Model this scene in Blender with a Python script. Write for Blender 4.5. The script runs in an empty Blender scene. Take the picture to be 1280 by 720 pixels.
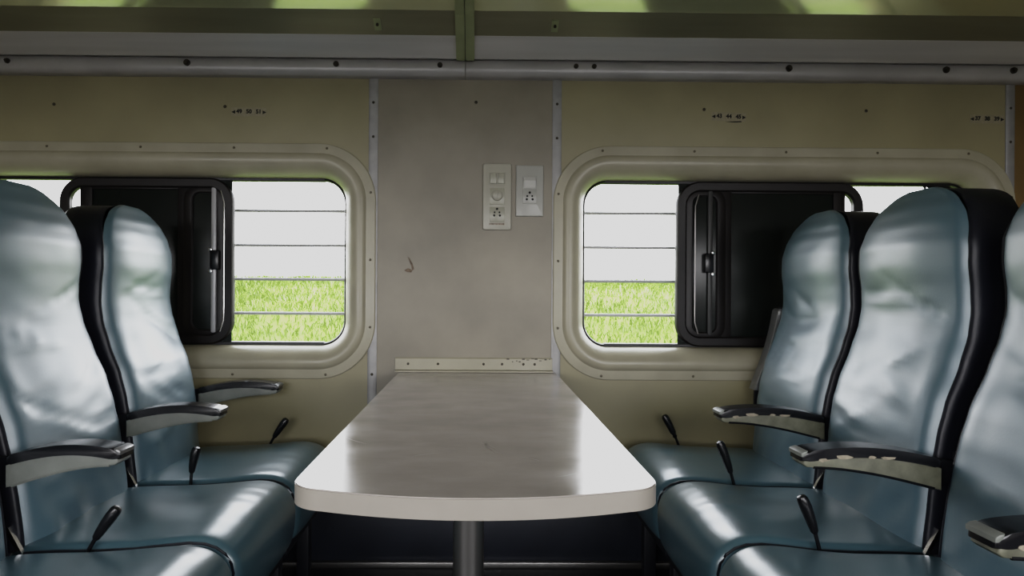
import bpy, bmesh, math, random
from mathutils import Vector, Matrix, noise
PI = math.pi
random.seed(7)
S = bpy.context.scene
COL = S.collection

# ------------------------------------------------------------------ materials
def mat(name, col, rough=.5, metal=0., spec=.5, noise_scale=0., noise_amt=.0, bump=0., bump_scale=200., rough_var=0.,
        coat=0., coat_rough=.1, coat_ior=1.5, tint=(1, 1, 1), stretch=(1, 1, 1), sheen=0.):
    m = bpy.data.materials.new(name); m.use_nodes = True
    nt = m.node_tree; b = nt.nodes['Principled BSDF']
    b.inputs['Base Color'].default_value = (*col, 1)
    b.inputs['Roughness'].default_value = rough
    b.inputs['Metallic'].default_value = metal
    b.inputs['Specular IOR Level'].default_value = spec
    b.inputs['Coat Weight'].default_value = coat
    b.inputs['Coat Roughness'].default_value = coat_rough
    b.inputs['Coat IOR'].default_value = coat_ior; b.inputs['Specular Tint'].default_value = (*tint, 1)
    tc = nt.nodes.new('ShaderNodeTexCoord')
    mp = nt.nodes.new('ShaderNodeMapping'); mp.inputs['Scale'].default_value = stretch
    nt.links.new(tc.outputs['Object'], mp.inputs['Vector'])
    if noise_amt > 0 or rough_var > 0:
        n = nt.nodes.new('ShaderNodeTexNoise'); n.inputs['Scale'].default_value = noise_scale
        n.inputs['Detail'].default_value = 6
        nt.links.new(mp.outputs['Vector'], n.inputs['Vector'])
        if noise_amt > 0:
            r = nt.nodes.new('ShaderNodeValToRGB')
            r.color_ramp.elements[0].position = .3; r.color_ramp.elements[1].position = .7
            r.color_ramp.elements[0].color = (*[c * (1 - noise_amt) for c in col], 1)
            r.color_ramp.elements[1].color = (*[min(1, c * (1 + noise_amt * .6)) for c in col], 1)
            nt.links.new(n.outputs['Fac'], r.inputs['Fac']); nt.links.new(r.outputs['Color'], b.inputs['Base Color'])
        if rough_var > 0:
            mr = nt.nodes.new('ShaderNodeMapRange')
            mr.inputs['From Min'].default_value = .3; mr.inputs['From Max'].default_value = .7
            mr.inputs['To Min'].default_value = max(0, rough - rough_var); mr.inputs['To Max'].default_value = rough + rough_var
            nt.links.new(n.outputs['Fac'], mr.inputs['Value']); nt.links.new(mr.outputs['Result'], b.inputs['Roughness'])
    if bump > 0:
        n2 = nt.nodes.new('ShaderNodeTexNoise'); n2.inputs['Scale'].default_value = bump_scale; n2.inputs['Detail'].default_value = 4
        nt.links.new(mp.outputs['Vector'], n2.inputs['Vector'])
        bp = nt.nodes.new('ShaderNodeBump'); bp.inputs['Strength'].default_value = bump; bp.inputs['Distance'].default_value = .01
        nt.links.new(n2.outputs['Fac'], bp.inputs['Height']); nt.links.new(bp.outputs['Normal'], b.inputs['Normal'])
    return m

M = dict(
    wall=mat('cream_laminate', (.292, .264, .166), .42, noise_scale=3.2, noise_amt=.14, bump=.03, bump_scale=30),
    wall_mid=mat('grey_cream_laminate', (.266, .240, .190), .45, noise_scale=4., noise_amt=.2, bump=.03, bump_scale=30),
    wall_brown=mat('brown_laminate', (.16, .105, .04), .5, noise_scale=5, noise_amt=.15),
    frame=mat('cream_moulding', (.345, .320, .240), .34, noise_scale=9, noise_amt=.1, rough_var=.05),
    strip=mat('dull_aluminium_strip', (.30, .295, .29), .45, metal=.3, noise_scale=20, noise_amt=.15),
    screw=mat('dark_screw', (.06, .052, .04), .45, metal=.5),
    chrome=mat('bright_metal', (.75, .75, .75), .22, metal=1.),
    alu=mat('satin_aluminium', (.64, .62, .60), .36, metal=.15, coat=.8, coat_rough=.12, noise_scale=8, noise_amt=.08, stretch=(.15, 4, 4)),
    tube=mat('grey_rail', (.45, .435, .43), .36, metal=.15, coat=.5, coat_rough=.2, noise_scale=8, noise_amt=.1),
    rack_dark=mat('olive_sheet_metal', (.29, .28, .20), .28, metal=.3, noise_scale=6, noise_amt=.1, stretch=(.3, 3, 3)),
    rack_mirror=mat('polished_sheet_metal', (.66, .68, .47), .11, metal=.5, noise_scale=4, noise_amt=.05),
    rack_paint=mat('green_grey_paint', (.36, .39, .24), .35, metal=.2, noise_scale=14, noise_amt=.12),
    rubber=mat('black_rubber', (.012, .012, .013), .45),
    sash=mat('black_sash_metal', (.013, .011, .011), .42, spec=.4),
    sashgrey=mat('grey_sash_channel', (.22, .22, .22), .35, metal=.6),
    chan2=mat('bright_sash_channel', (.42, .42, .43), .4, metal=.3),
    bounce_gravel=mat('neutral_bounce_gravel', (.17, .162, .15), .8, noise_scale=14, noise_amt=.3),
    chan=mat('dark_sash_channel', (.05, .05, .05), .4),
    pale=mat('dull_screw', (.13, .115, .085), .4, metal=.5),
    tint=mat('dark_tinted_pane', (.013, .016, .014), .26, spec=.4, noise_scale=3, noise_amt=.2),
    bar=mat('grey_guard_bar', (.42, .42, .43), .5, metal=.2),
    top=mat('worn_table_laminate', (.41, .375, .345), .20, spec=.9, noise_scale=7, noise_amt=.14, rough_var=.06, bump=.012, bump_scale=60, stretch=(1, 1.6, 1)),
    edge=mat('cream_table_edging', (.345, .315, .275), .4, noise_scale=12, noise_amt=.06),
    steel=mat('brushed_steel_pole', (.28, .27, .26), .3, metal=.9),
    vinyl=mat('blue_grey_vinyl', (.080, .142, .178), .48, spec=1., coat=1., coat_rough=.40, coat_ior=1.8, tint=(.84, .94, 1.), noise_scale=7, noise_amt=.10, rough_var=.04, bump=.035, bump_scale=260),
    cush=mat('teal_grey_vinyl', (.072, .128, .152), .36, spec=.8, coat=.6, coat_rough=.25, coat_ior=1.65, tint=(.86, .95, 1.), noise_scale=6, noise_amt=.08, rough_var=.03, bump=.03, bump_scale=260),
    dark=mat('black_vinyl', (.013, .014, .022), .42, noise_scale=9, noise_amt=.2, bump=.05, bump_scale=120),
    black=mat('black_plastic', (.010, .010, .012), .26, spec=.6),
    plate=mat('grey_arm_plate', (.21, .22, .20), .42, noise_scale=18, noise_amt=.18),
    plate_worn=mat('worn_olive_arm_plate', (.17, .17, .125), .5, noise_scale=26, noise_amt=.45),
    padfoam=mat('worn_pad_foam', (.33, .29, .22), .8, noise_scale=60, noise_amt=.4),
    under=mat('dark_painted_steel', (.012, .013, .018), .5),
    floor=mat('dark_vinyl_floor', (.022, .023, .027), .45, noise_scale=12, noise_amt=.3),
    kick=mat('navy_kick_panel', (.022, .025, .035), .4, noise_scale=6, noise_amt=.2),
    ceil=mat('cream_ceiling', (.70, .68, .62), .5, noise_scale=3, noise_amt=.06),
    switch=mat('off_white_plastic', (.40, .385, .325), .35),
    switch2=mat('pale_plastic', (.39, .385, .355), .3),
    ivory=mat('ivory_module', (.36, .35, .285), .3),
    hole=mat('black_hole', (.004, .004, .004), .7),
    rocker=mat('glossy_white_rocker', (.60, .59, .56), .2),
    paper=mat('aged_sticker', (.30, .27, .19), .55, noise_scale=120, noise_amt=.15),
    ink=mat('black_ink', (.008, .007, .004), .6),
    stain=mat('rust_stain', (.20, .14, .09), .6, noise_scale=60, noise_amt=.4),
    chip=mat('torn_paint', (.19, .14, .10), .7, noise_scale=90, noise_amt=.5),
    grass=mat('bright_grass', (.110, .160, .030), .6, spec=.1, noise_scale=1.6, noise_amt=.25),
    blade=mat('grass_blade', (.120, .178, .034), .6, spec=.1, noise_scale=1.1, noise_amt=.2),
)

# ------------------------------------------------------------------ builders
def obj(name, bm, m, parent=None, smooth=True, angle=40):
    bmesh.ops.recalc_face_normals(bm, faces=bm.faces)
    me = bpy.data.meshes.new(name); bm.to_mesh(me); bm.free()
    for mm in (m if isinstance(m, (list, tuple)) else [m]): me.materials.append(mm)
    if smooth:
        me.shade_smooth()
        try: me.set_sharp_from_angle(angle=math.radians(angle))
        except Exception: pass
    o = bpy.data.objects.new(name, me); COL.objects.link(o)
    if parent is not None: o.parent = parent
    return o

def tag(o, label=None, cat=None, group=None, kind=None):
    if label: o['label'] = label
    if cat: o['category'] = cat
    if group: o['group'] = group
    if kind: o['kind'] = kind
    return o

def thing(name, label, cat, loc, group=None):
    o = bpy.data.objects.new(name, None); o.empty_display_size = .05
    COL.objects.link(o); o.location = loc
    return tag(o, label, cat, group)

def shift(bm, v):
    bmesh.ops.translate(bm, verts=bm.verts, vec=v); return bm

def add_box(bm, x0, x1, y0, y1, z0, z1, bev=0., seg=2, mi=0):
    r = bmesh.ops.create_cube(bm, size=1.)
    vs = r['verts']
    for v in vs:
        v.co = Vector((x0 if v.co.x < 0 else x1, y0 if v.co.y < 0 else y1, z0 if v.co.z < 0 else z1))
    fs = list({f for v in vs for f in v.link_faces})
    for f in fs: f.material_index = mi
    if bev > 0:
        es = list({e for v in vs for e in v.link_edges})
        bmesh.ops.bevel(bm, geom=es, offset=bev, segments=seg, profile=.5, affect='EDGES')
    return bm

def box(x0, x1, y0, y1, z0, z1, bev=0., seg=2):
    return add_box(bmesh.new(), x0, x1, y0, y1, z0, z1, bev, seg)

def add_prism(bm, pts, axis, a0, a1, bev=0., seg=2):
    """extrude a closed 2-D outline along an axis; pts are the other two coordinates in x,y,z order"""
    def P(p, a):
        if axis == 'x': return (a, p[0], p[1])
        if axis == 'y': return (p[0], a, p[1])
        return (p[0], p[1], a)
    A = [bm.verts.new(P(p, a0)) for p in pts]; B = [bm.verts.new(P(p, a1)) for p in pts]
    n = len(pts)
    caps = [bm.faces.new(A), bm.faces.new(B[::-1])]
    for i in range(n): bm.faces.new((A[i], B[i], B[(i + 1) % n], A[(i + 1) % n]))
    if bev > 0:
        es = list({e for f in caps for e in f.edges})
        bmesh.ops.bevel(bm, geom=es, offset=bev, segments=seg, profile=.5, affect='EDGES')
    return bm

def prism(*a, **k): return add_prism(bmesh.new(), *a, **k)

def add_tube(bm, path, rad, n=12, cap=True):
    path = [Vector(p) for p in path]
    rads = rad if isinstance(rad, (list, tuple)) else [rad] * len(path)
    rings = []
    for i, p in enumerate(path):
        d = (path[min(i + 1, len(path) - 1)] - path[max(i - 1, 0)]).normalized()
        up = Vector((0, 0, 1)) if abs(d.z) < .9 else Vector((0, 1, 0))
        a = d.cross(up).normalized(); b = d.cross(a).normalized()
        rings.append([bm.verts.new(p + (a * math.cos(2 * PI * k / n) + b * math.sin(2 * PI * k / n)) * rads[i]) for k in range(n)])
    for r0, r1 in zip(rings, rings[1:]):
        for k in range(n): bm.faces.new((r0[k], r0[(k + 1) % n], r1[(k + 1) % n], r1[k]))
    if cap:
        bm.faces.new(rings[0][::-1]); bm.faces.new(rings[-1])
    return bm

def tube(*a, **k): return add_tube(bmesh.new(), *a, **k)

def rrect(x0, x1, z0, z1, r, n=10):
    pts = []
    for cx, cz, a0 in ((x1 - r, z1 - r, 0), (x0 + r, z1 - r, PI / 2), (x0 + r, z0 + r, PI), (x1 - r, z0 + r, 1.5 * PI)):
        for k in range(n + 1):
            a = a0 + PI / 2 * k / n
            pts.append((cx + r * math.cos(a), cz + r * math.sin(a)))
    return pts

def ring_loft(x0, x1, z0, z1, r, prof, closed=False, n=10):
    """sweep a profile of (inset, y) round a rounded rectangle"""
    bm = bmesh.new(); loops = []
    for ins, y in prof:
        loops.append([bm.verts.new((p[0], y, p[1])) for p in rrect(x0 + ins, x1 - ins, z0 + ins, z1 - ins, max(r - ins, .004), n)])
    pairs = list(zip(loops, loops[1:])) + ([(loops[-1], loops[0])] if closed else [])
    for a, b in pairs:
        for k in range(len(a)): bm.faces.new((a[k], a[(k + 1) % len(a)], b[(k + 1) % len(a)], b[k]))
    return bm

def text_bm(txt, size, x, y, z, rot=0.):
    cu = bpy.data.curves.new('t', 'FONT'); cu.body = txt; cu.size = size; cu.align_x = 'CENTER'; cu.align_y = 'CENTER'
    cu.extrude = .0003; cu.offset = .0008
    o = bpy.data.objects.new('t', cu); COL.objects.link(o)
    bpy.context.view_layer.update()
    me = bpy.data.meshes.new_from_object(o.evaluated_get(bpy.context.evaluated_depsgraph_get()))
    bm = bmesh.new(); bm.from_mesh(me); bpy.data.meshes.remove(me)
    COL.objects.unlink(o); bpy.data.objects.remove(o); bpy.data.curves.remove(cu)
    bmesh.ops.transform(bm, matrix=Matrix.Translation((x, y, z)) @ Matrix.Rotation(rot, 4, 'Y') @ Matrix.Rotation(PI / 2, 4, 'X'), verts=bm.verts)
    return bm

def screw(x, y, z, parent, r=.0045, m=None, depth=.003):
    """round-head screw facing the aisle (towards -y)"""
    bm = bmesh.new()
    add_tube(bm, [(x, y + .002, z), (x, y - depth * .4, z), (x, y - depth * .8, z), (x, y - depth, z)], [r, r, r * .75, r * .3], n=10)
    add_box(bm, x - r * .7, x + r * .7, y - depth * 1.15, y - depth * .8, z - r * .14, z + r * .14)
    return obj('screw', bm, m or M['screw'], parent)

W = 2.20        # inner face of the wall we look at
XL, XR = -3.1, 3.1
YF = -1.0
# ------------------------------------------------------------------ the setting
fl = obj('floor', box(XL, XR, YF, W + .1, -.06, 0), M['floor'], smooth=False); tag(fl, kind='structure')
ce = obj('ceiling', box(XL, XR, YF, W + .1, 2.30, 2.36), M['ceil'], smooth=False); tag(ce, kind='structure')
WIN = [(-2.003, -.361), (.262, 1.905)]      # outer edges of the two window mouldings
ZB, ZT = .653, 1.479
def wall_with_holes(name, y0, y1, holes, hz0, hz1, mats, slot):
    bm = bmesh.new()
    cuts = sorted({XL, XR, -.372, .274, 1.886} | {v for h in holes for v in h})
    for a, b in zip(cuts, cuts[1:]):
        mi = slot((a + b) / 2)
        if any(h[0] - 1e-6 <= a and b <= h[1] + 1e-6 for h in holes):
            add_box(bm, a, b, y0, y1, 0, hz0, mi=mi); add_box(bm, a, b, y0, y1, hz1, 2.3, mi=mi)
        else:
            add_box(bm, a, b, y0, y1, 0, 2.3, mi=mi)
    o = obj(name, bm, mats, smooth=False); tag(o, kind='structure'); return o
slot = lambda x: 1 if -.372 < x < .274 else (2 if x > 1.886 else 0)
wb = wall_with_holes('wall_back', W, W + .16, [(a + .08, b - .08) for a, b in WIN], ZB + .08, ZT - .08,
                     [M['wall'], M['wall_mid'], M['wall_brown']], slot)
wf = wall_with_holes('wall_front', YF - .1, YF, [(-2.45, -.3), (.2, 2.35)], .70, 1.50, [M['wall']], lambda x: 0)
for nm, x0, x1 in (('wall_left', XL - .06, XL), ('wall_right', XR, XR + .06)):
    tag(obj(nm, box(x0, x1, YF - .1, W + .16, 0, 2.3), M['wall'], smooth=False), kind='structure')
# screws and marks in the wall sheet
for x, z in ((-1.489, 1.610), (-.893, 1.607), (-.012, 1.630), (.795, 1.612), (1.372, 1.612)):
    screw(x, W, z, wb, r=.0055)
# torn paint mark on the middle sheet
bm = bmesh.new()
for pts in ([(-.250, 1.085), (-.243, 1.079), (-.232, 1.060), (-.226, 1.040), (-.233, 1.036), (-.238, 1.055)],
            [(-.262, 1.036), (-.248, 1.044), (-.232, 1.037), (-.236, 1.029), (-.252, 1.030)]):
    add_prism(bm, pts, 'y', W - .0008, W + .001)
obj('paint_chip', bm, M['chip'], wb, smooth=False)
# aluminium cover strips over the sheet joints
for k, x in enumerate((-.372, .274, 1.886)):
    bm = bmesh.new()
    pts = [(x - .016, W + .001), (x - .016, W - .003), (x - .010, W - .005), (x + .010, W - .005), (x + .016, W - .003), (x + .016, W + .001)]
    add_prism(bm, pts, 'z', .16, 1.712)
    t = obj('trim_%d' % (k + 1), bm, M['strip']); tag(t, kind='structure')
    for z in (1.625, 1.505, .67, .45): screw(x, W - .004, z, t, r=.0048)
# kick panel along the foot of the wall
bm = box(XL, XR, W - .018, W, .02, .20, .004)
bb = obj('baseboard_back', bm, M['kick']); tag(bb, kind='structure')
obj('floor_strip', box(XL, XR, W - .035, W - .001, .0, .022, .004), M['steel'], bb)

# ------------------------------------------------------------------ windows
def window(n, x0, x1, side):
    """side=+1: the open end lies on the x0 side (towards the table); -1: mirrored"""
    cx = (x0 + x1) / 2
    fx = lambda d: x0 + d if side > 0 else x1 - d             # distance measured from the end next to the table
    seq = lambda a, b: (min(fx(a), fx(b)), max(fx(a), fx(b)))
    root = obj('window_%d' % n, ring_loft(x0, x1, ZB, ZT, .20,
        [(0, W + .001), (0, W - .006), (.003, W - .009), (.030, W - .010), (.034, W - .010), (.040, W - .017), (.048, W - .021), (.060, W - .022), (.075, W - .018), (.090, W - .008),
         (.102, W + .008), (.110, W + .022), (.114, W + .045), (.114, W + .075), (.108, W + .08)], n=14), M['frame'])
    tag(root, kind='structure')
    # screws round the flange
    for k in range(5):
        d = .172 + .3245 * k
        screw(fx(d), W - .0095, ZT - .018, root, m=M['pale']); screw(fx(d), W - .0095, ZB + .016, root, m=M['pale'])
    for z in (.836, 1.072, 1.308):
        screw(fx(.018), W - .0095, z, root, m=M['pale']); screw(fx(1.643 - .018), W - .0095, z, root, m=M['pale'])
    I0, I1, J0, J1 = x0 + .112, x1 - .112, ZB + .112, ZT - .112
    obj('rubber_seal', ring_loft(I0, I1, J0, J1, .09, [(0, W + .050), (.007, W + .046), (.010, W + .052), (.010, W + .070), (0, W + .072)], closed=True, n=12), M['rubber'], root)
    tr = bmesh.new()
    add_box(tr, I0 + .08, I1 - .08, W + .046, W + .075, J0 - .002, J0 + .013, .003); add_box(tr, I0 + .08, I1 - .08, W + .046, W + .075, J1 - .012, J1 + .002, .003)
    obj('sliding_track', tr, M['rubber'], root)
    # nested seal corners at the far end
    sb = bmesh.new(); s = 1 if side > 0 else -1
    for k in range(4):
        r = .10 - .012; cxx = fx(1.643 - .114 - .10 - .010 - .021 * k); czz = J1 - .10
        add_tube(sb, [(cxx + s * r * math.cos(a), W + .052, czz + r * math.sin(a)) for a in [PI / 2 * j / 10 for j in range(11)]] + [(cxx + s * r, W + .052, czz - .1)], .0045, n=6)
    obj('corner_seal', sb, M['rubber'], root)
    # sliding sash pushed to the middle of the opening
    s0, s1, bx, c0 = (.451, 1.128, .518, .563) if side > 0 else (.516, 1.134, .5455, .576)
    a, b = seq(s0, s1)
    sash = obj('sash', ring_loft(a, b, J0 + .004, J1 - .004, .085, [(0, W + .058), (0, W + .040), (.005, W + .034), (.030, W + .034), (.036, W + .040), (.036, W + .058)], closed=True, n=12), M['sash'], root)
    # second stile and channel on the open side
    obj('stile', ring_loft(*seq(s0 + .027, s0 + .180), J0 + .022, J1 - .022, .06, [(0, W + .056), (0, W + .044), (.004, W + .041), (.03, W + .041), (.034, W + .045), (.034, W + .056)], closed=True, n=10), M['sash'], sash)
    bd = bmesh.new(); xx = fx(bx)
    zz = [J0 + .05 + (J1 - J0 - .10) * k / 12 for k in range(13)]
    ox = lambda z: .018 * max(0, (abs(z - (J0 + J1) / 2) - (J1 - J0) / 2 + .10) / .06) ** 2
    add_tube(bd, [(xx + s * ox(z), W + (.040 if side > 0 else .033), z) for z in zz], .0028, n=8)
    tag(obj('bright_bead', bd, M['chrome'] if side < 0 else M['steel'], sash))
    a, b = seq(c0, c0 + .019)
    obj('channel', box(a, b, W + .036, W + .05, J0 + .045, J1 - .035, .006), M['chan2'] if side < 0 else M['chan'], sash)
    # latch
    a, b = seq(c0 - .016, c0 + .016)
    la = obj('latch', box(a, b, W + .018, W + .045, 1.035, 1.105, .005), M['black'], sash)
    a, b = seq(c0 + .009, c0 + .023)
    obj('latch_end', box(a, b, W + .024, W + .04, 1.100, 1.113, .003), M['chrome'], la)
    obj('latch_end', box(a, b, W + .024, W + .04, 1.023, 1.037, .003), M['chrome'], la)
    a, b = seq(s0 + .009, 1.064)
    obj('pane', box(a, b, W + .050, W + .058, J0 + .006, J1 - .006, .003), M['tint'], sash)
    st = bmesh.new()
    for d0, d1 in ((s0 + .149, s0 + .2), (1.02, 1.064)):
        a, b = seq(d0, d1); add_box(st, a, b, W + .043, W + .052, J0 + .010, J1 - .010, .003)
    a, b = seq(s0 + .149, 1.064); add_box(st, a, b, W + .044, W + .052, J1 - .045, J1 - .008, .003); add_box(st, a, b, W + .044, W + .052, J0 + .008, J0 + .04, .003)
    obj('pane_frame', st, M['sash'], sash)
    # guard bars outside
    for z in (1.380, 1.258, 1.130, 1.004, .877, .752):
        obj('guard_bar', tube([(x0 + .075, W + .13, z), (x1 - .075, W + .13, z)], .0058, n=10), M['bar'], root)
    return root
window(1, *WIN[0], -1)
window(2, *WIN[1], 1)

# ------------------------------------------------------------------ luggage racks over the windows
def rack(x0, x1, end, label, bolts, clips, ribs):
    root = thing('luggage_rack', label, 'luggage rack', ((x0 + x1) / 2, W, 1.70), 'luggage racks above the windows')
    off = Vector((-(x0 + x1) / 2, -W, -1.70))
    def put(name, bm, m, **k): return obj(name, shift(bm, off), m, root, **k)
    # lower rail: flattened round profile against the wall
    pts = [(W, 1.709)] + [(W - .020 - .022 * math.sin(a), 1.740 - .031 * math.cos(a)) for a in [PI * k / 10 for k in range(11)]] + [(W, 1.771)]
    put('rail', prism(pts, 'x', x0, x1), M['tube'])
    # aluminium cove
    pts = [(W - .034, 1.768), (W - .052, 1.764), (W - .066, 1.772), (W - .082, 1.785), (W - .096, 1.799), (W - .108, 1.808), (W - .118, 1.815), (W - .119, 1.822), (W - .10, 1.832), (W, 1.832), (W, 1.772)]
    put('cove_profile', prism(pts, 'x', x0, x1), M['alu'])
    # underside sheet and turned-up polished lip
    put('underside', prism([(W - .112, 1.813), (W - .201, 1.864), (W - .201, 1.872), (W - .112, 1.822)], 'x', x0, x1), M['rack_dark'], smooth=False)
    put('lip', prism([(W - .200, 1.8635), (W - .34, 1.8635 + .14 * .41), (W - .34, 1.932), (W - .200, 1.872)], 'x', x0, x1), M['rack_mirror'], smooth=False)
    put('shelf', prism([(W - .338, 1.919), (W - .40, 1.942), (W - .66, 1.955), (W - .66, 1.985), (W - .338, 1.95)], 'x', x0, x1), M['rack_paint'])
    # end bracket next to the joint
    ex0, ex1 = (x1 - .030, x1) if end > 0 else (x0, x0 + .030)
    pts = [(W - .02, 1.768), (W - .058, 1.756), (W - .074, 1.766), (W - .122, 1.800), (W - .205, 1.848), (W - .36, 1.908), (W - .36, 1.94), (W - .2, 1.88), (W - .1, 1.84), (W - .02, 1.84)]
    put('end_bracket', prism(pts, 'x', ex0, ex1, bev=.003), M['rack_paint'], smooth=False)
    for x, r in bolts:
        bm = bmesh.new()
        add_tube(bm, [(x, W - .036, 1.745), (x, W - .046, 1.745)], [r * 1.5, r * 1.5], n=12); add_tube(bm, [(x, W - .045, 1.745), (x, W - .053, 1.745)], r * .95, n=6)
        put('bolt', bm, M['screw'])
    for x in clips:
        bm = prism([(W - .137, 1.8235), (W - .135, 1.828), (W - .172, 1.852), (W - .176, 1.8445)], 'x', x - .011, x + .011)
        c = put('clip_plate', bm, M['rack_paint'])
        put('screw', tube([(x, W - .157, 1.838), (x, W - .160, 1.831)], .005, n=10), M['screw'])
    return root
xj = -.049
rack(XL + .002, xj - .001, 1, 'long grey metal luggage rack above the left window, ending at the joint bracket',
     [(-2.3, .006), (-1.62, .006), (-1.007, .0075), (-.495, .0065), (-.137, .006)], [-.335], [])
rack(xj + .001, XR - .002, -1, 'long grey metal luggage rack above the right window, starting at the joint bracket',
     [(.334, .0055), (.397, .0055), (1.075, .0075), (1.625, .0075), (1.862, .0075), (2.5, .006)], [.246], [])

# ------------------------------------------------------------------ seat-number stickers
def sticker(label, x, z, txt, rot, h=.030, tear=False):
    w = .122
    root = obj('seat_number_sticker', bmesh.new(), M['paper'])
    bm = bmesh.new()
    pts = [(-w / 2, -h / 2), (-w * .1, -h / 2 - .001), (w * .2, -h / 2 + .001), (w / 2, -h / 2), (w / 2, h / 2), (-w / 2, h / 2)]
    add_prism(bm, pts, 'y', -.0008, .0006)
    bm.to_mesh(root.data); bm.free()
    root.location = (x, W, z); root.rotation_euler = (0, rot, 0)
    tag(root, label, 'sign', 'seat number stickers')
    for t, dx in zip(txt, (-.034, 0, .034)):
        obj('printed_number', text_bm(t, .0195, dx, -.0012, .001), M['ink'], root, smooth=False)
    for s in (-1, 1):
        obj('printed_arrow', prism([(s * .061, -.001), (s * .048, .0055), (s * .048, -.0075)], 'y', -.0014, -.0006), M['ink'], root, smooth=False)
    if tear:
        obj('torn_edge', prism([(-.012, -.0185), (.020, -.0195), (.046, -.0175), (.044, -.014), (.01, -.0165)], 'y', -.0012, 0), M['ink'], root, smooth=False)
    return root
sticker('seat number sticker reading 49 50 51 above the left window', -.809, 1.589, ('49', '50', '51'), .006)
sticker('seat number sticker reading 43 44 45 above the right window, torn lower edge', .883, 1.587, ('43', '44', '45'), .03, tear=True)
sticker('seat number sticker reading 37 38 39 beside the metal strip at far right', 1.805, 1.587, ('37', '38', '39'), .012)

# ------------------------------------------------------------------ switch plates on the middle wall
def pins(parent, x, z, y, s=1.):
    for dx, dz, r in ((0, .019, .0042), (-.0085, .007, .0033), (.0085, .007, .0033), (-.010, -.004, .0040), (.010, -.004, .0040)):
        obj('pin_hole', tube([(x + dx * s, y + .001, z + dz * s), (x + dx * s, y - .0006, z + dz * s)], r * s, n=12), M['hole'], parent, smooth=False)
def plate_box(w, h, d, r, m, name, parent):
    bm = bmesh.new()
    L = [rrect(-w / 2 + i, w / 2 - i, -h / 2 + i, h / 2 - i, max(r - i, .001), 6) for i in (0, 0, .0015, .004)]
    ys = (0, -d * .6, -d * .92, -d); loops = [[bm.verts.new((p[0], y, p[1])) for p in l] for l, y in zip(L, ys)]
    for a, b in zip(loops, loops[1:]):
        for k in range(len(a)): bm.faces.new((a[k], a[(k + 1) % len(a)], b[(k + 1) % len(a)], b[k]))
    bm.faces.new(loops[-1]); bm.faces.new(loops[0][::-1])
    return obj(name, bm, m, parent)
p1 = thing('switch_plate', 'taller off-white plate with twin switches, fan dial and five-pin socket', 'switch', (.064, W, 1.296))
plate_box(.100, .234, .012, .008, M['switch'], 'face_plate', p1)
for dx in (-.0135, .0135):
    sw = obj('rocker_switch', box(dx - .0115, dx + .0115, -.0165, -.010, .045, .083, .002), M['ivory'], p1)
obj('switch_surround', ring_loft(-.030, .030, .040, .088, .003, [(0, -.011), (0, -.0135), (.0025, -.0135), (.0025, -.011)], n=3), M['ivory'], p1)
dl = obj('dial_base', box(-.026, .026, -.0135, -.010, -.028, .030, .0015), M['ivory'], p1)
bm = bmesh.new(); add_tube(bm, [(0, -.013, .004), (0, -.022, .004), (0, -.0245, .004)], [.019, .0175, .0145], n=28)
add_box(bm, -.0025, .0025, -.0275, -.023, -.010, .017, .001)
obj('dial_knob', bm, M['switch'], dl)
sk = obj('socket', box(-.026, .026, -.0135, -.010, -.090, -.036, .0015), M['ivory'], p1)
pins(sk, 0, -.062, -.0135)
bm = bmesh.new(); rr = random.Random(3); x = -.027
while x < .026:
    w = rr.uniform(.0012, .0034); add_box(bm, x, x + w, -.0128, -.0118, -.0975 - rr.uniform(0, .0015), -.0935 + rr.uniform(0, .001)); x += w + rr.uniform(.0006, .0013)
obj('faded_print', bm, M['chip'], p1, smooth=False)
p2 = thing('switch_plate', 'shorter white plate with one glossy rocker switch above a socket', 'switch', (.1785, W, 1.318))
plate_box(.0965, .180, .010, .003, M['switch2'], 'face_plate', p2)
sb_ = obj('switch_surround', box(-.024, .024, -.0125, -.008, .006, .052, .0015), M['switch2'], p2)
bm = prism([(-.0125, .011), (-.017, .018), (-.0225, .034), (-.0125, .046), (-.008, .046), (-.008, .011)], 'x', -.0205, .0205, bev=.0015)
obj('rocker_switch', bm, M['rocker'], p2)
sk = obj('socket', box(-.024, .024, -.0115, -.008, -.046, .002, .0015), M['switch2'], p2)
pins(sk, 0, -.026, -.0115, 1.02)

# ------------------------------------------------------------------ table
tb = thing('fixed_table', 'long off-white laminate table fixed to the wall between facing seats', 'table', (-.02, 1.12, 0))
tl, trr, yf, yn, zt = -.277, .273, W - .012, .885, .680
def table_outline(ins=0.):
    pts = []; r = .062 - ins
    cl, cr = tl + ins, trr - ins
    y0 = .935 + ins                                            # straight side ends here, the front bows out from it
    n = 10
    pts.append((cl, yf)); 
    for k in range(n + 1):
        a = PI + (PI / 2 - .18) * k / n
        pts.append((cl + r + r * math.cos(a), y0 + r * .35 + r * .9 * math.sin(a)))
    xs, ys = pts[-1]
    xe = cr - (xs - cl)
    for k in range(1, 24):
        t = k / 24
        pts.append((xs + (xe - xs) * t, ys - (.036) * (1 - (2 * t - 1) ** 2)))
    for p in reversed(pts[1:n + 2]): pts.append((cr - (p[0] - cl), p[1]))
    pts.append((cr, yf))
    return pts
pts = table_outline()
offs = Vector((.02, -1.12, 0))
bm = bmesh.new(); add_prism(bm, table_outline(.0012), 'z', zt - .002, zt); ttop = obj('table_top', shift(bm, offs), M['top'], tb, smooth=False)
rr = random.Random(21)
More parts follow.
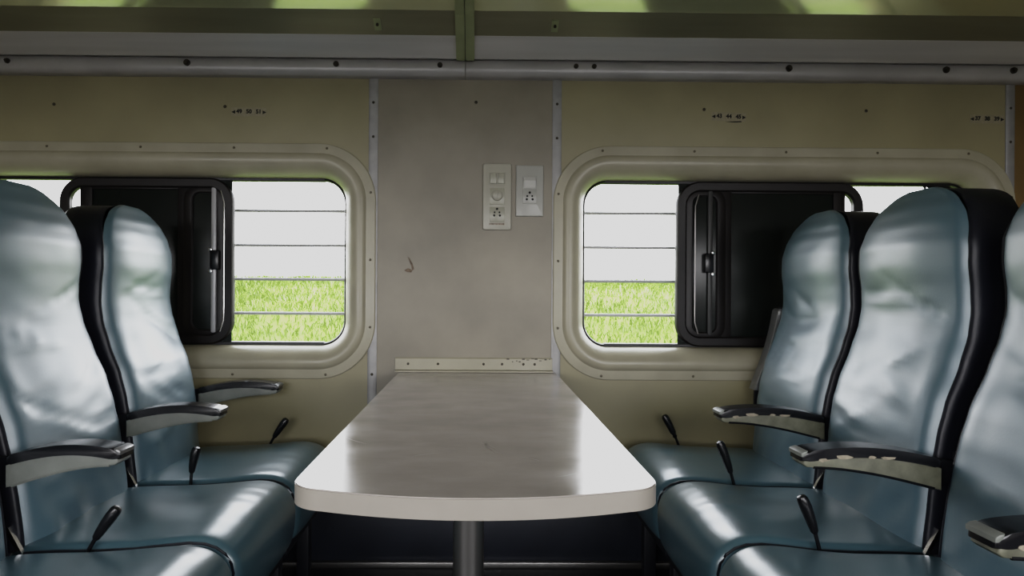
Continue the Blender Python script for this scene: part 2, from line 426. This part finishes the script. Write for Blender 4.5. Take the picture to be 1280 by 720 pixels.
for cx_, cy_, r_, a0_, a1_ in ((.115, 1.16, .10, 2.6, 3.9), (.06, 1.04, .05, .4, 1.3), (-.12, 1.10, .16, .2, .7), (-.06, 1.30, .22, 3.6, 4.0), (.10, 1.02, .07, 5.0, 5.7), (-.02, 1.00, .14, 1.9, 2.3)):
    bm = bmesh.new(); P_ = []
    for k in range(13):
        a_ = a0_ + (a1_ - a0_) * k / 12; wd_ = .0011 * math.sin(PI * (k + .3) / 12.6)
        P_.append([bm.verts.new((cx_ + (r_ + q_ * wd_) * math.cos(a_), cy_ + (r_ + q_ * wd_) * .8 * math.sin(a_), zt + .0003)) for q_ in (-1, 1)])
    for p_, q_ in zip(P_, P_[1:]): bm.faces.new((p_[0], q_[0], q_[1], p_[1]))
    obj('scratch', shift(bm, offs), M['edge'], ttop, smooth=False)
bm = bmesh.new(); add_prism(bm, pts, 'z', zt - .031, zt - .0018, bev=.003); obj('edge_band', shift(bm, offs), M['edge'], tb, angle=60)
bm = bmesh.new(); add_prism(bm, [(-.190, .9055), (-.186, .9045), (-.186, .899), (-.190, .899)], 'z', zt - .024, zt - .010)
obj('edge_stain', shift(bm, offs), M['stain'], tb, smooth=False)
bm = bmesh.new(); add_tube(bm, [(-.015, 1.12, .012), (-.015, 1.12, zt - .03)], .0275, n=28); obj('pole', shift(bm, offs), M['steel'], tb)
bm = bmesh.new(); add_tube(bm, [(-.015, 1.12, 0), (-.015, 1.12, .010), (-.015, 1.12, .016)], [.10, .10, .06], n=32); obj('base_plate', shift(bm, offs), M['steel'], tb)
bm = bmesh.new(); add_tube(bm, [(-.015, 1.12, zt - .04), (-.015, 1.12, zt - .031)], [.05, .07], n=28); obj('top_flange', shift(bm, offs), M['steel'], tb)
bm = bmesh.new()
add_prism(bm, [(W, .683), (W - .026, .681), (W - .026, .686), (W - .007, .688), (W - .006, .726), (W - .003, .730), (W, .730)], 'x', -.290, .262)
wbk = obj('wall_bracket', shift(bm, offs), M['frame'], tb, smooth=False)
for x in (-.245, -.14, .02, .085, .16, .2):
    s_ = screw(x + .02, W - .006 - 1.12, .708, wbk, r=.0045)
rr = random.Random(5)
for k in range(11):
    x = .105 + .0145 * k + rr.uniform(-.003, .003); z = .729 - abs(rr.gauss(0, .006)); w = rr.uniform(.002, .005)
    obj('chipped_paint', shift(box(x - w, x + w, W - .0072, W - .0055, max(.692, z - rr.uniform(.002, .005)), min(z, .7295)), offs), M['screw'], wbk, smooth=False)

# ------------------------------------------------------------------ seats
Z0B, ZTOP = .425, 1.216
PROF = [(.40, .915), (.45, .920), (.52, .928), (.60, .936), (.67, .948), (.73, .963), (.82, .996), (.88, 1.014), (.93, 1.021), (.98, 1.019), (1.03, 1.013), (1.08, 1.014), (1.12, 1.024), (1.16, 1.040), (1.20, 1.062), (1.25, 1.098)]
def fprof0(z):
    for (a, xa), (b, xb) in zip(PROF, PROF[1:]):
        if a <= z <= b:
            t = (z - a) / (b - a); t = t * t * (3 - 2 * t) * .35 + t * .65
            return xa + (xb - xa) * t
    return PROF[-1][1] if z > 1 else PROF[0][1]
def halfw(z, w):
    z1 = 1.045
    if z <= z1:
        return w * (1 - .012 * math.exp(-((z - .95) / .07) ** 2))
    t = min(1, (z - z1) / (ZTOP - z1))
    return w * max(0, 1 - t ** 2.35) ** (1 / 2.1)
ROWS = [Z0B + (1.05 - Z0B) * k / 44 for k in range(45)] + [1.05 + (ZTOP - .0003 - 1.05) * math.sin(PI / 2 * k / 26) for k in range(1, 26)] + [ZTOP - .0003]
def folds(rng, n):
    L = []
    for _ in range(n):
        L.append((rng.uniform(-.12, .12), rng.uniform(.50, .98), rng.uniform(-.55, .55), rng.uniform(.006, .016), rng.uniform(.04, .12), rng.uniform(.0025, .0062) * rng.choice((1, -1, -1))))
    return L
def wrinkle(y, z, L, seed):
    d = 0
    for cy, cz, sl, wd, ln, am in L:
        u = (y - cy); q = (z - cz) - sl * u - .9 * u * u
        d += am * math.exp(-(q / wd) ** 2) * math.exp(-(u / ln) ** 2)
    d += .0038 * noise.noise(Vector((y * 4 + seed, z * 9, seed * 1.7))) + .0014 * noise.noise(Vector((y * 11 + seed, z * 24, 3 + seed)))
    lo = max(0, 1 - (z - .42) / .22)
    d += .010 * lo * noise.noise(Vector((y * 16 + z * 9 + seed, z * 10, seed)))
    return d

def backrest(root, sgn, hw, seed, recl=0.):
    """sgn: -1 for the left row (faces +x), +1 for the right row. Local y runs across the seat."""
    rng = random.Random(seed); L = folds(rng, 13)
    th = .125
    fprof = lambda z: fprof0(z) + recl * min(1, max(0, (z - .5) / .45))
    fw = lambda z: max(0, halfw(z, hw) - .012)
    nu = 36
    # vinyl front panel
    bm = bmesh.new(); grid = []
    for z in ROWS:
        if z < Z0B: continue
        w = fw(z - (0 if z < 1.1 else .006 * (z - 1.1) / .15)); row = []
        for i in range(nu + 1):
            u = -1 + 2 * i / nu; u = math.copysign(1 - (1 - abs(u)) ** 1.35, u)
            y = u * w
            e = abs(y) / max(hw - .012, .01)
            pil = .024 * (1 - min(1, e) ** 3.0)
            ed = .010 * max(0, (abs(u) - .90) / .10) ** 2
            lat = .012 * math.exp(-((abs(y) - hw * .80) / .035) ** 2) * math.exp(-((z - .74) / .20) ** 2) * .6
            zz = z - (.010 * (1 - abs(u)) * 0)
            x = fprof(z) + .010 - pil + ed - lat
            fade = min(1, (1 - abs(u)) / .25)
            x -= wrinkle(y + 0, z, L, seed) * fade
            row.append(bm.verts.new((sgn * x, y, zz)))
        grid.append(row)
    for a, b in zip(grid, grid[1:]):
        for i in range(nu): bm.faces.new((a[i], a[i + 1], b[i + 1], b[i]))
    # black shell: sides, arch and back
    bs = bmesh.new(); grid = []
    for z in ROWS:
        w = halfw(z, hw); f = fprof(z) + .014
        tb_ = th * (1 - .05 * max(0, (z - 1.0) / .25)) 
        prof = [(f + .006, w - .020), (f + .001, w - .012), (f, w - .007), (f + .006, w - .001), (f + .02, w), (f + tb_ * .6, w), (f + tb_ - .015, w - .004), (f + tb_ - .003, w - .018), (f + tb_, w - .04)]
        prof = [(x, max(0., y)) for x, y in prof]
        half = [(x, y) for x, y in prof]; full = half + [(half[-1][0] + .004, 0.)] + [(x, -y) for x, y in reversed(half)]
        grid.append([bs.verts.new((sgn * x, y, z)) for x, y in full])
    for a, b in zip(grid, grid[1:]):
        for i in range(len(a) - 1): bs.faces.new((a[i], a[i + 1], b[i + 1], b[i]))
    bs.faces.new(grid[0]); 
    bmesh.ops.remove_doubles(bs, verts=bs.verts, dist=.0004)
    sh = obj('backrest', bs, M['dark'], root, angle=60)
    tag(sh, 'black vinyl side and back shell of the backrest')
    fp = obj('front_panel', bm, M['vinyl'], sh, angle=80)
    tag(fp, 'glossy blue-grey vinyl front panel')
    return sh

CPROF = [(.975, .425), (.93, .436), (.86, .440), (.78, .441), (.70, .445), (.64, .452), (.59, .457), (.555, .455), (.528, .446), (.507, .431), (.493, .410), (.487, .385), (.488, .350), (.493, .310), (.500, .285), (.515, .275), (.70, .272), (.96, .272), (.975, .285)]
def cushion(root, sgn, hw, seed):
    rng = random.Random(seed + 50)
    n = len(CPROF)
    c = Vector((sum(p[0] for p in CPROF) / n, sum(p[1] for p in CPROF) / n))
    nor = []
    for i in range(n):
        a, b = Vector(CPROF[i - 1]), Vector(CPROF[(i + 1) % n]); d = (b - a).normalized(); q = Vector((d.y, -d.x))
        if q.dot(Vector(CPROF[i]) - c) < 0: q = -q
        nor.append(q)
    # dense outline
    R = .020
    ys = [(-hw, R)] 
    for k in range(1, 6):
        a = PI / 2 * k / 5; ys.append((-hw + R * (1 - math.cos(a)) , R * (1 - math.sin(a))))
    inner = [-hw + R + (2 * hw - 2 * R) * k / 22 for k in range(1, 22)]
    secs = ys + [(y, 0) for y in inner] + [(-y, i) for y, i in reversed(ys)]
    bm = bmesh.new(); loops = []
    for y, ins in secs:
        lp = []
        for (x, z), q in zip(CPROF, nor):
            top = max(0, q.y)
            crown = .012 * (1 - (y / hw) ** 2) * top + .004 * noise.noise(Vector((x * 7 + seed, y * 7, seed))) * top
            frontf = max(0, -q.x)
            crown2 = .010 * (1 - (y / hw) ** 4) * frontf
            px = x - q.x * ins + (-1) * crown2; pz = z - q.y * ins + crown
            # gathered creases where the cover turns over the front edge
            if .48 < x < .66 and q.y > -.2:
                pz += .0035 * noise.noise(Vector((x * 12, y * 26 + seed, 5))) * (1 - abs(x - .57) / .1 if abs(x - .57) < .1 else 0)
            lp.append(bm.verts.new((sgn * px, y, pz)))
        loops.append(lp)
    for a, b in zip(loops, loops[1:]):
        for i in range(n): bm.faces.new((a[i], a[(i + 1) % n], b[(i + 1) % n], b[i]))
    for lp in (loops[0], loops[-1]):
        f = bm.faces.new(lp); f.material_index = 1
    bmesh.ops.recalc_face_normals(bm, faces=bm.faces)
    cu = obj('seat_cushion', bm, [M['cush'], M['dark']], root, angle=70)
    m = cu.modifiers.new('s', 'SUBSURF'); m.levels = 1; m.render_levels = 2
    tag(cu, 'teal-grey vinyl seat cushion with rolled front edge')
    # piping round both side edges
    for s in (-1, 1):
        y = s * (hw - .004)
        path = [(sgn * (x - q.x * .012), y, z - q.y * .012 + .002) for (x, z), q in list(zip(CPROF, nor))[1:14]]
        obj('piping', tube(path, .0032, n=6), M['dark'], cu)
    return cu

def armrest(root, sgn, y, pad, plate, tipx=.65, raise_deg=0., worn=False):
    """curved arm: black pad along the top, grey plate below; hinged at x=.965, z=.605"""
    hx, hz = .965, .605
    N = 18
    def curve(t):                                            # t 0 root .. 1 tip
        x = .938 - (.938 - tipx - .01) * t
        zt = .633 + .024 * math.sin(PI * t * .80) ** .9
        zb = .570 + .046 * math.sin(PI / 2 * t)
        return x, zt, zb
    Cc = [curve(k / N) for k in range(N + 1)]
    top = [(x, zt) for x, zt, zb in Cc]; bot = [(x, zb) for x, zt, zb in Cc]
    tip = [(tipx + .001, .643), (tipx, .628)]
    mid = [(x, zt - .020 - .002 * k / N) for k, (x, zt, zb) in enumerate(Cc)]
    padp = top + tip[:2] + mid[::-1]
    mid2 = [(x, zt - .018) for x, zt, zb in Cc]
    plp = mid2 + [(tipx + .006, .630), (tipx + .004, .622), (tipx + .012, .6155)] + bot[:-1][::-1]
    ang = math.radians(raise_deg)
    def rot(p):
        dx, dz = p[0] - hx, p[1] - hz                         # local: tip lies at -dx
        c, s = math.cos(ang), math.sin(ang)
        return (sgn * (hx + dx * c + dz * s), hz - dx * s + dz * c)
    pd = obj('armrest', prism([rot(p) for p in padp], 'y', y - .0255, y + .0255, bev=.006, seg=3), pad, root, angle=50)
    tag(pd, 'curved black armrest pad')
    pl = obj('side_plate', prism([rot(p) for p in plp], 'y', y - .0240, y + .0240, bev=.003), plate, pd, angle=50)
    nk = [rot(p) for p in ((.932, .630), (1.0, .622), (1.0, .585), (.932, .578))]
    obj('pivot', prism(nk, 'y', y - .0045, y + .0045), M['under'], pd)
    # moulded lower rim
    rim = [rot((x, zb)) for x, zt, zb in Cc[1:-1]]
    obj('plate_rim', tube([(p[0], y - .0225, p[1]) for p in rim], .003, n=6), M['black'] if worn else plate, pd)
    # grey tip piece: worn edge on torn arms, painted gloss highlight on the others
    tp = [rot(p) for p in [(tipx + .013, .6492), (tipx + .005, .6478), (tipx - .001, .644), (tipx - .001, .637), (tipx + .004, .637), (tipx + .010, .642)]]
    obj('tip_wear_glint', prism(tp, 'y', y - .0262, y + .0262, bev=.002), M['plate'] if worn else M['sashgrey'], pd)
    if worn:
        rng = random.Random(int(y * 1000))
        for k in range(4):
            t = .40 + .16 * k + rng.uniform(-.05, .05); x, zt, zb = curve(t); z = zt - .020 + rng.uniform(-.003, .002); l = rng.uniform(.008, .022)
            q = []
            for j in range(11):
                a_ = 2 * PI * j / 11; w_ = rng.uniform(.55, 1.1)
                q.append(rot((x + l * w_ * math.cos(a_), z + .0042 * w_ * math.sin(a_))))
            obj('torn_foam', prism(q, 'y', y - .0260, y - .020), M['padfoam'], pd, smooth=False)
    return pd

def lever(root, sgn, x, y, z, dx, dz, dy=0.):
    """recline lever: thin rod and a swelling black grip"""
    a = Vector((sgn * x, y, z)); d = Vector((-sgn * dx, dy, dz)); L = d.length; d.normalize()
    rod = obj('recline_lever', tube([a - d * .07, a + d * L * .35], .0042, n=8), M['black'], root)
    side = Vector((-sgn, 0, 0))
    pts = []; rr_ = []
    for t, r in ((.22, .005), (.27, .0078), (.4, .0096), (.6, .0112), (.78, .0122), (.92, .0115), (.98, .0085), (1., .002)):
        pts.append(a + d * L * t + side * .010 * t * t); rr_.append(r)
    obj('lever_grip', tube(pts, rr_, n=12), M['black'], rod)
    return rod

def seat(label, sgn, y0, y1, seed, arms, levers, recl=0., name='train_seat'):
    yc = (y0 + y1) / 2; hw = (y1 - y0) / 2
    root = thing(name, label, 'seat', (0, yc, 0))
    root.location = (sgn * .72, yc, 0)
    inner = []
    def local():
        for o in list(COL.objects):
            if o.parent == root and o not in inner:
                o.location = (-sgn * .72, 0, 0); inner.append(o)
    backrest(root, sgn, hw - .014, seed, recl)
    cushion(root, sgn, hw - .008, seed)
    # dark steel pan and legs
    fr = obj('seat_frame', (lambda b: (add_box(b, *sorted((sgn * .52, sgn * 1.05)), -hw + .02, hw - .02, .235, .272, .006), b)[1])(bmesh.new()), M['under'], root)
    for xx in (.57, .95):
        for s in (-1, 1):
            obj('leg', box(*sorted((sgn * (xx - .02), sgn * (xx + .02))), s * (hw - .06) - .02, s * (hw - .06) + .02, 0, .24, .004), M['under'], root)
    for s in (-1, 1):
        # hinge plate between cushion and backrest
        pts = [(sgn * x, z) for x, z in ((.965, .262), (1.06, .262), (1.075, .50), (1.03, .64), (.985, .64), (.965, .48))]
        obj('hinge_plate', prism(pts, 'y', s * (hw - .009) - .003, s * (hw - .009) + .003, bev=.0015), M['under'], root)
        pts = [(sgn * x, z) for x, z in ((.962, .480), (.953, .480), (.912, .405), (.921, .405))]
        if s < 0: obj('hinge_bar', prism(pts, 'y', s * (hw - .0095) - .0045, s * (hw - .0095) + .0045), M['chrome'], root)
    for a in arms: armrest(root, sgn, a[0] - yc, *a[1:])
    for l in levers: lever(root, sgn, l[0], l[1] - yc, *l[2:])
    local()
    return root
A = (2.125, 1.698, 1.273, .848)      # armrest planes, wall to aisle
BK, PL, PW = M['black'], M['plate'], M['plate_worn']
G = 'reclining train seats'
sL1 = seat('blue-grey reclining seat in left row, right beside the left window and wall', -1, A[1], A[0], 11, [(A[0], BK, PL, .668)], [(.698, A[0] - .01, .448, .045, .082)])
sL2 = seat('blue-grey middle seat of the left row, between two lowered armrests', -1, A[2], A[1], 23, [(A[1], BK, PL, .686)], [(.775, A[1], .448, .006, .092)], .03)
sL3 = seat('left row aisle seat at bottom left corner, mostly outside the frame', -1, A[3], A[2], 31, [(A[2], BK, PL, .710), (A[3], BK, PL, .66, 82.)], [(.785, A[2], .440, .048, .085)], .02)
sR1 = seat('blue-grey seat in right row beside the window, its wall armrest folded up', 1, A[1], A[0], 47, [(A[0] - .008, BK, M['sashgrey'], .65, 97.)], [(.683, A[0] - .01, .448, .040, .100)])
sR2 = seat('blue-grey middle seat of the right row, between the two torn armrests', 1, A[2], A[1], 59, [(A[1], BK, PW, .652, 0., True)], [(.700, A[1], .448, .030, .112)])
sR3 = seat('right row aisle seat cut by the right edge, in front of the others', 1, A[3], A[2], 61, [(A[2], BK, PW, .652, 0., True), (A[3], BK, PW, .690, 0., True)], [(.700, A[2], .452, .026, .100)], .03)

# ------------------------------------------------------------------ outside: grassy bank
def gz(x, y):
    if y < 0: return -1.0
    t = min(1., max(0., (y - 3.2) / 10.5))
    base = -.95 + 2.10 * (t * t * (3 - 2 * t)) ** .85
    return base + .10 * noise.noise(Vector((x * .5, y * .5, 0))) + .04 * noise.noise(Vector((x * 1.7, y * 1.7, 4)))
bm = bmesh.new(); NX, NY = 110, 70
g = [[bm.verts.new((-26 + 52 * i / NX, y, gz(-26 + 52 * i / NX, y))) for i in range(NX + 1)] for y in [2.6 + 16 * (j / NY) for j in range(NY + 1)]]
for a, b in zip(g, g[1:]):
    for i in range(NX): bm.faces.new((a[i], a[i + 1], b[i + 1], b[i]))
gr = obj('ground_outside', bm, M['grass']); tag(gr, kind='structure')
bm = box(-26, 26, -30, 2.6, -1.05, -.95); bmesh.ops.delete(bm, geom=[f for f in bm.faces if f.normal.z < .5], context='FACES')
gn = obj('ground_trackside', bm, M['bounce_gravel'], smooth=False); tag(gn, kind='structure')  # unseen ground, given grey gravel for neutral bounce light into the coach
bm = bmesh.new(); rr = random.Random(12)
for k in range(60000):
    y = 4.2 + 9.8 * rr.random() ** .8; x = rr.uniform(-1.25, 1.25) * y
    if abs(x) > 17: continue
    z = gz(x, y); h = rr.uniform(.06, .20) * (.7 + .5 * noise.noise(Vector((x * .6, y * .6, 9)))); w = rr.uniform(.004, .010)
    an = rr.uniform(0, 2 * PI); be = rr.uniform(.5, 1.4) * h
    dx, dy = math.cos(an) * be, math.sin(an) * be
    v = [bm.verts.new(p) for p in ((x - w, y, z - .03), (x + w, y, z - .03), (x + w * .8 + dx * .4, y + dy * .4, z + h * .65), (x - w * .8 + dx * .4, y + dy * .4, z + h * .65), (x + dx, y + dy, z + h * .95))]
    bm.faces.new((v[0], v[1], v[2], v[3])); bm.faces.new((v[3], v[2], v[4]))
gb = obj('grass', bm, M['blade'], smooth=False)
tag(gb, 'tall bright green grass growing on the bank outside the windows', 'grass', kind='stuff')

# ------------------------------------------------------------------ light: overcast sky, window portals
wd = bpy.data.worlds.new('World'); S.world = wd; wd.use_nodes = True
nt = wd.node_tree; bg = nt.nodes['Background']
tc = nt.nodes.new('ShaderNodeTexCoord'); sx = nt.nodes.new('ShaderNodeSeparateXYZ'); rp = nt.nodes.new('ShaderNodeValToRGB')
nt.links.new(tc.outputs['Generated'], sx.inputs['Vector']); nt.links.new(sx.outputs['Z'], rp.inputs['Fac']); nt.links.new(rp.outputs['Color'], bg.inputs['Color'])
rp.color_ramp.elements[0].color = (1, .985, 1, 1); rp.color_ramp.elements[1].color = (.86, .92, 1, 1)
bg.inputs['Strength'].default_value = 8.0
def portal(x0, x1, z0, z1, y, inward):
    l = bpy.data.lights.new('portal', 'AREA'); l.shape = 'RECTANGLE'; l.size = x1 - x0; l.size_y = z1 - z0; l.cycles.is_portal = True
    o = bpy.data.objects.new('window_portal', l); COL.objects.link(o); o.location = ((x0 + x1) / 2, y, (z0 + z1) / 2)
    o.rotation_euler = (PI / 2 * (1 if inward > 0 else -1), 0, 0)
for a, b in WIN: portal(a + .1, b - .1, ZB + .1, ZT - .1, W + .17, -1)
portal(-2.45, -.3, .70, 1.50, YF - .11, 1); portal(.2, 2.35, .70, 1.50, YF - .11, 1)

# ------------------------------------------------------------------ camera and view
cam = bpy.data.cameras.new('camera'); co = bpy.data.objects.new('camera', cam); COL.objects.link(co)
cam.sensor_width = 36; cam.lens = 36 * 780 / 1280; cam.clip_start = .02
cam.shift_x = 34 / 1280; cam.shift_y = 2 / 1280
yaw, roll = .0104, .006
co.matrix_world = Matrix.Translation((0, 0, .97)) @ Matrix.Rotation(-yaw, 4, 'Z') @ Matrix.Rotation(PI / 2, 4, 'X') @ Matrix.Rotation(roll, 4, 'Z')
S.camera = co
S.cycles.max_bounces = 10; S.cycles.diffuse_bounces = 6; S.cycles.glossy_bounces = 4
S.cycles.use_denoising = True
S.cycles.sample_clamp_indirect = 8
vs = S.view_settings
vs.view_transform = 'Standard'; vs.look = 'None'; vs.exposure = 0
vs.use_curve_mapping = True
cm = vs.curve_mapping; cv = cm.curves[3]
cv.points[0].location = (0, 0); cv.points[1].location = (1, .70)
cv.points.new(.02, .012); cv.points.new(.09, .085); cv.points.new(.35, .375); cv.points.new(.7, .62)
cm.use_clip = True; cm.extend = 'HORIZONTAL'
cm.update()
